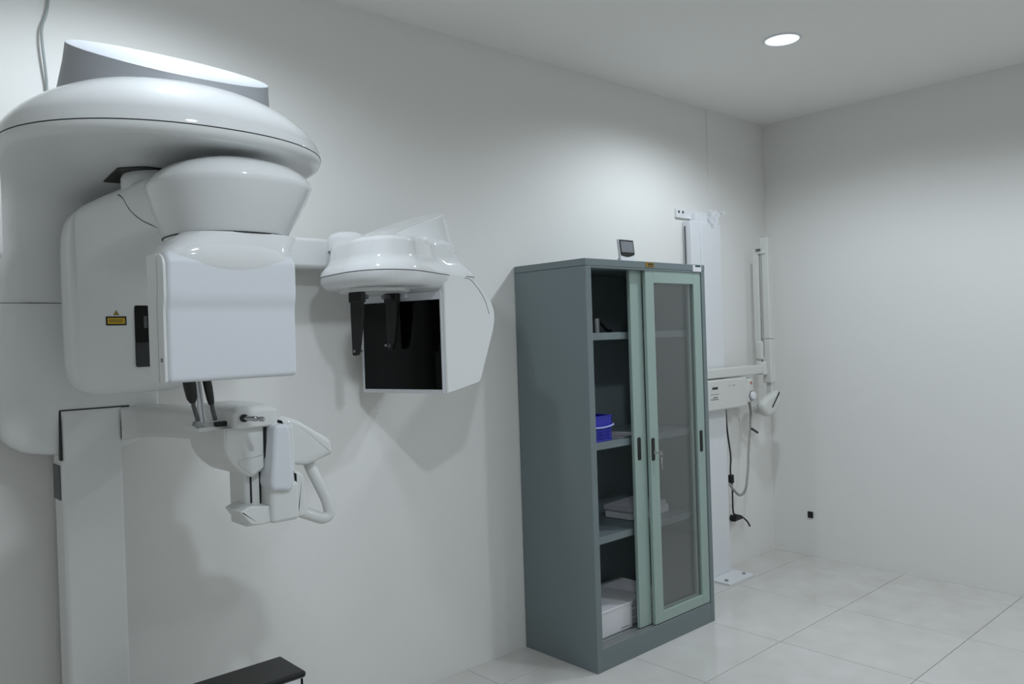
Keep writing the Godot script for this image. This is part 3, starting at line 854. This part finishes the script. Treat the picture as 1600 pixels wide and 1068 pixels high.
	part("body", mb().box(Vector3(2.8225, fy + 0.062, 0.235), Vector3(0.325, 0.122, 0.30), 0.004, 2), M.paper, t)
	part("lid", mb().box(Vector3(2.8225, fy + 0.120, 0.235), Vector3(0.331, 0.012, 0.306), 0.004, 2), M.paper, t)
	part("print", mb().box(Vector3(2.93, fy + 0.016, 0.3855), Vector3(0.06, 0.003, 0.001), 0.0003, 1), M.railgrey, t)
	for k in 3:
		t = thing("flat_box", ["flat white box at the bottom of the small pile right of the large carton", "flat white box in the middle of the small pile right of the large carton", "flat white box on top of the small pile right of the large carton"][k], "box", Vector3(3.12, fy + 0.042 * k, 0.24), "white boxes on the cabinet floor")
		part("body", mb().box(Vector3(3.118, fy + 0.0165 + 0.042 * k, 0.23), Vector3(0.25, 0.031, 0.27), 0.003, 2), M.paper2, t)
		part("lid", mb().box(Vector3(3.118, fy + 0.0355 + 0.042 * k, 0.23), Vector3(0.256, 0.0105, 0.276), 0.002, 2), M.paper, t)

# ------------------------------------------------------------------ X-ray unit on the white post in the corner
func wall_xray() -> void:
	var t := thing("dental_xray_unit", "white dental X-ray arm with a control box on a tall white post in the corner", "X-ray unit", Vector3(4.2, 0, 0.08))
	var b := mb()
	bxx(b, 4.025, 4.335, 0.012, 2.17, 0.002, 0.062, 0.004)
	bxx(b, 4.115, 4.325, 0.012, 2.165, 0.06, 0.072, 0.005)
	var ps := part("post", b, M.post, t, "tall white post")
	part("base_plate", bxx(mb(), 4.09, 4.362, 0.0, 0.012, 0.012, 0.214, 0.002), M.post, t, "bolted white base plate")
	for x in [4.13, 4.32]:
		part("bolt", mb().lathe([[0.011, 0.012], [0.011, 0.018], [0.008, 0.021]], Transform3D(Basis.IDENTITY, Vector3(x, 0, 0.165)), 6), M.steel, ps)
	var br := part("wall_bracket", bxx(bxx(mb(), 3.952, 4.37, 2.188, 2.243, 0.001, 0.016, 0.003), 4.09, 4.34, 2.15, 2.225, 0.008, 0.055, 0.004), M.post, t, "white wall bracket at the top of the post")
	for x in [3.975, 4.015]:
		part("screw_hole", mb().lathe([[0.008, 0.0], [0.008, 0.002]], Transform3D(Basis(Vector3.RIGHT, Vector3.BACK, Vector3.UP), Vector3(x, 2.223, 0.0155)), 12), M.black, br)
	# crumpled plastic film left on the bracket
	var rng := RandomNumberGenerator.new()
	rng.seed = 11
	var fm := mb()
	var g := []
	for i in 9:
		var row := []
		for j in 8:
			row.append(Vector3(4.20 + 0.165 * i / 8.0 + rng.randf_range(-0.004, 0.004), 2.245 - 0.125 * j / 7.0 * (0.55 + 0.45 * sin(i * 0.8)) , 0.074 + 0.008 * sin(i * 1.7 + j) + rng.randf_range(-0.002, 0.002)))
		g.append(row)
	for i in 8:
		for j in 7:
			fm.quad(g[i][j], g[i + 1][j], g[i + 1][j + 1], g[i][j + 1])
	part("plastic_film", fm, M.film, br, "crumpled clear film", 15.0)
	part("edge_cable", mb().tube(PackedVector3Array([Vector3(4.021, 2.14, 0.022), Vector3(4.021, 1.5, 0.022), Vector3(4.021, 0.9, 0.022)]), 0.004, 8), M.railgrey, ps)
	# control box
	var cy := 1.122
	var cb := part("control_box", bxx(bxx(mb(), 3.98, 4.44, 1.030, 1.215, 0.05, 0.155, 0.012), 4.42, 4.455, 1.040, 1.205, 0.055, 0.15, 0.015), M.unit, t, "white control box")
	part("end_cap", bxx(mb(), 4.452, 4.532, 1.048, 1.203, 0.06, 0.148, 0.02), M.unit, cb)
	part("display", bxx(mb(), 4.058, 4.115, 1.158, 1.172, 0.1545, 0.1565, 0.001), M.darkplastic, cb)
	part("marking", bxx(bxx(bxx(mb(), 4.04, 4.12, 1.097, 1.101, 0.1545, 0.1562, 0.0004), 4.04, 4.125, 1.128, 1.130, 0.1545, 0.1562, 0.0004), 4.065, 4.11, 1.108, 1.113, 0.1545, 0.1562, 0.0004), M.railgrey, cb)
	part("marking", bxx(bxx(mb(), 4.22, 4.27, 1.171, 1.174, 0.1545, 0.1562, 0.0004), 4.28, 4.30, 1.168, 1.176, 0.1545, 0.1562, 0.0004), M.coil, cb)
	part("dial", mb().lathe([[0.027, 0.0], [0.027, 0.014], [0.022, 0.02], [0.003, 0.021]], Transform3D(Basis(Vector3.RIGHT, Vector3.BACK, Vector3.UP), Vector3(4.500, 1.092, 0.147)), 24), M.post, cb, "round white dial")
	part("dial_ring", mb().lathe([[0.031, 0.0], [0.031, 0.004]], Transform3D(Basis(Vector3.RIGHT, Vector3.BACK, Vector3.UP), Vector3(4.500, 1.092, 0.147)), 24), M.railgrey, cb)
	part("red_mark", mb().lathe([[0.012, 0.0], [0.012, 0.002]], Transform3D(Basis(Vector3.RIGHT, Vector3.BACK, Vector3.UP), Vector3(4.497, 1.172, 0.147)), 16), M.red, cb, "small red mark")
	# horizontal extension arm and scissor arm
	part("extension_arm", bxx(mb(), 3.98, 4.70, 1.222, 1.280, 0.09, 0.15, 0.008), M.unit, t, "horizontal white extension arm")
	part("elbow", mb().lathe([[0.036, 1.215], [0.036, 1.292], [0.03, 1.297]], Transform3D(Basis.IDENTITY, Vector3(4.675, 0, 0.12)), 24), M.unit, t)
	var va := part("folded_arm", bxx(bxx(mb(), 4.682, 4.742, 1.16, 1.44, 0.122, 0.182, 0.008), 4.682, 4.742, 1.4425, 2.095, 0.122, 0.182, 0.008), M.unit, t, "folded upper arm, the thicker section")
	part("slot", bxx(mb(), 4.679, 4.684, 1.33, 2.02, 0.132, 0.140, 0.001), M.coil, va)
	part("inner_arm", bxx(mb(), 4.672, 4.708, 1.27, 2.015, 0.075, 0.118, 0.006), M.unit, va, "thinner inner section of the folded arm")
	part("knuckle", bxx(mb(), 4.66, 4.71, 1.31, 1.43, 0.085, 0.135, 0.012), M.unit, va)
	part("hinge", mb().box(Vector3(4.688, 2.005, 0.12), Vector3(0.035, 0.03, 0.09), 0.006, 2), M.unit, va)
	part("dark_joint", mb().box(Vector3(4.665, 2.018, 0.125), Vector3(0.014, 0.012, 0.03), 0.002, 1), M.railgrey, va)
	part("yoke", bxx(mb(), 4.70, 4.735, 1.07, 1.165, 0.135, 0.17, 0.006), M.unit, va)
	# tube head: a teardrop
	var td := rpoly([[4.735, 1.118, 0.03], [4.755, 1.06, 0.04], [4.742, 1.005, 0.06], [4.66, 0.955, 0.06], [4.58, 0.952, 0.05], [4.535, 0.995, 0.05], [4.53, 1.045, 0.05], [4.59, 1.078, 0.05]], 6)
	var th := part("tube_head", mb().extrude(td, 0.150, 0.215, 0.030, Transform3D.IDENTITY, 6), M.unit, t, "white teardrop tube head", 50.0)
	part("angle_slot", mb().box(Vector3(4.672, 1.055, 0.2155), Vector3(0.012, 0.130, 0.004), 0.002, 1, Basis(Vector3.BACK, -0.80)), M.darkplastic, th, "dark slanting slot")
	part("cone", mb().lathe([[0.035, 0.0], [0.035, 0.06], [0.028, 0.065]], Transform3D(Basis(Vector3.RIGHT, Vector3.FORWARD, Vector3.UP), Vector3(4.63, 1.0, 0.155)), 24), M.unit, th)
	# cords
	var axis := smooth([Vector3(4.515, 1.05, 0.12), Vector3(4.545, 0.985, 0.11), Vector3(4.553, 0.906, 0.10), Vector3(4.526, 0.77, 0.10), Vector3(4.508, 0.623, 0.10), Vector3(4.471, 0.500, 0.10), Vector3(4.425, 0.470, 0.09), Vector3(4.375, 0.505, 0.08), Vector3(4.340, 0.552, 0.07)], 30)
	var helix := PackedVector3Array()
	var turn := 0.0
	for i in axis.size() - 1:
		var d := (axis[i + 1] - axis[i]).normalized()
		var s := d.cross(Vector3.BACK).normalized()
		var w := s.cross(d)
		for k in 3:
			turn += TAU / 8.0
			helix.append(axis[i].lerp(axis[i + 1], k / 3.0) + (s * cos(turn) + w * sin(turn)) * 0.0065)
	part("coiled_cord", mb().tube(helix, 0.0026, 5), M.coil, t, "grey coiled cord", 60.0)
	var pc := part("power_cable", mb().tube(smooth([Vector3(4.355, 1.035, 0.05), Vector3(4.357, 0.98, 0.05), Vector3(4.366, 0.869, 0.05), Vector3(4.394, 0.718, 0.05), Vector3(4.386, 0.634, 0.05), Vector3(4.3916, 0.57, 0.05), Vector3(4.4013, 0.505, 0.05), Vector3(4.4032, 0.367, 0.05), Vector3(4.43, 0.34, 0.05), Vector3(4.4935, 0.319, 0.05), Vector3(4.56, 0.275, 0.05), Vector3(4.592, 0.237, 0.05)], 6), 0.0052, 8), M.cordblack, t, "black power cable", 60.0)
	part("ferrite", mb().lathe([[0.015, -0.026], [0.018, -0.022], [0.018, 0.022], [0.015, 0.026]], Transform3D(Basis.IDENTITY, Vector3(4.3916, 0.572, 0.05)), 14), M.cordblack, pc)
	part("plug", mb().tube(PackedVector3Array([Vector3(4.425, 0.316, 0.02), Vector3(4.427, 0.316, 0.045), Vector3(4.46, 0.312, 0.05), Vector3(4.505, 0.307, 0.05)]), [0.022, 0.022, 0.012, 0.006], 12), M.cordblack, pc)
	part("cord_hook", mb().tube(PackedVector3Array([Vector3(4.562, 0.875, 0.1), Vector3(4.60, 0.858, 0.1), Vector3(4.65, 0.840, 0.09)]), 0.008, 8), M.darkplastic, t, "small dark hook")
	var _u := cy

# ------------------------------------------------------------------ small things
func small_things() -> void:
	# digital thermometer on the cabinet
	var t := thing("digital_thermometer", "small digital display with a white frame standing on top of the cabinet", "thermometer", Vector3(3.02, CH, 0.40))
	var tilt := Basis(Vector3.RIGHT, -0.12)
	var f := Transform3D(tilt, Vector3(3.022, CH + 0.003, 0.40))
	var bd := part("body", mb().extrude(rpoly([[-0.055, 0.0, 0.006], [0.055, 0.0, 0.006], [0.055, 0.110, 0.006], [-0.055, 0.110, 0.006]]), -0.014, 0.0, 0.002, f), M.post, t)
	part("bezel", mb().extrude(rpoly([[-0.052, 0.030, 0.008], [0.0, 0.022, 0.02], [0.052, 0.036, 0.006], [0.052, 0.107, 0.004], [-0.052, 0.107, 0.004]]), 0.0, 0.002, 0.0005, f), M.darkplastic, bd, "dark grey bezel")
	part("screen", mb().extrude(rpoly([[-0.045, 0.046, 0.002], [0.045, 0.046, 0.002], [0.045, 0.099, 0.002], [-0.045, 0.099, 0.002]]), 0.002, 0.003, 0.0, f), M.screen, bd, "grey display")
	part("stand_leg", mb().box(Vector3(3.0, CH + 0.022, 0.368), Vector3(0.03, 0.05, 0.003), 0.001, 1, Basis(Vector3.RIGHT, 0.55)), M.post, t)
	# loose cable down the back wall
	t = thing("wall_cable", "thin grey-white cable hanging down the back wall above the X-ray machine head", "cable", Vector3(0.64, 2.3, 0.012))
	part("cable", mb().tube(smooth([Vector3(0.668, HC - 0.002, 0.012), Vector3(0.662, 2.75, 0.012), Vector3(0.656, 2.63, 0.014), Vector3(0.647, 2.58, 0.02), Vector3(0.6335, 2.535, 0.024), Vector3(0.632, 2.49, 0.024), Vector3(0.6368, 2.43, 0.022), Vector3(0.641, 2.385, 0.018), Vector3(0.643, 2.346, 0.014), Vector3(0.645, 2.2, 0.012), Vector3(0.645, 1.9, 0.012)], 8), 0.0042, 8), M.cordwhite, t, "", 60.0)
	# bench
	t = thing("bench", "low bench with a black padded top against the wall beside the X-ray machine", "bench", Vector3(0.96, 0, 0.38))
	part("seat", mb().box(Vector3(0.964, 0.440, 0.3835), Vector3(0.53, 0.020, 0.182), 0.008, 3), M.leather, t, "black padded top")
	part("frame", bxx(bxx(bxx(bxx(mb(), 0.71, 1.220, 0.402, 0.430, 0.456, 0.470), 0.71, 1.220, 0.402, 0.430, 0.297, 0.311), 0.708, 0.722, 0.402, 0.430, 0.297, 0.470), 1.208, 1.222, 0.402, 0.430, 0.297, 0.470), M.post, t, "white metal frame")
	for x in [0.72, 1.212]:
		for z in [0.312, 0.456]:
			part("leg", mb().tube(PackedVector3Array([Vector3(x, 0.41, z), Vector3(x + (0.03 if x > 1.0 else -0.03), 0.0, z + (0.015 if z > 0.4 else -0.015))]), 0.010, 12), M.post, t)
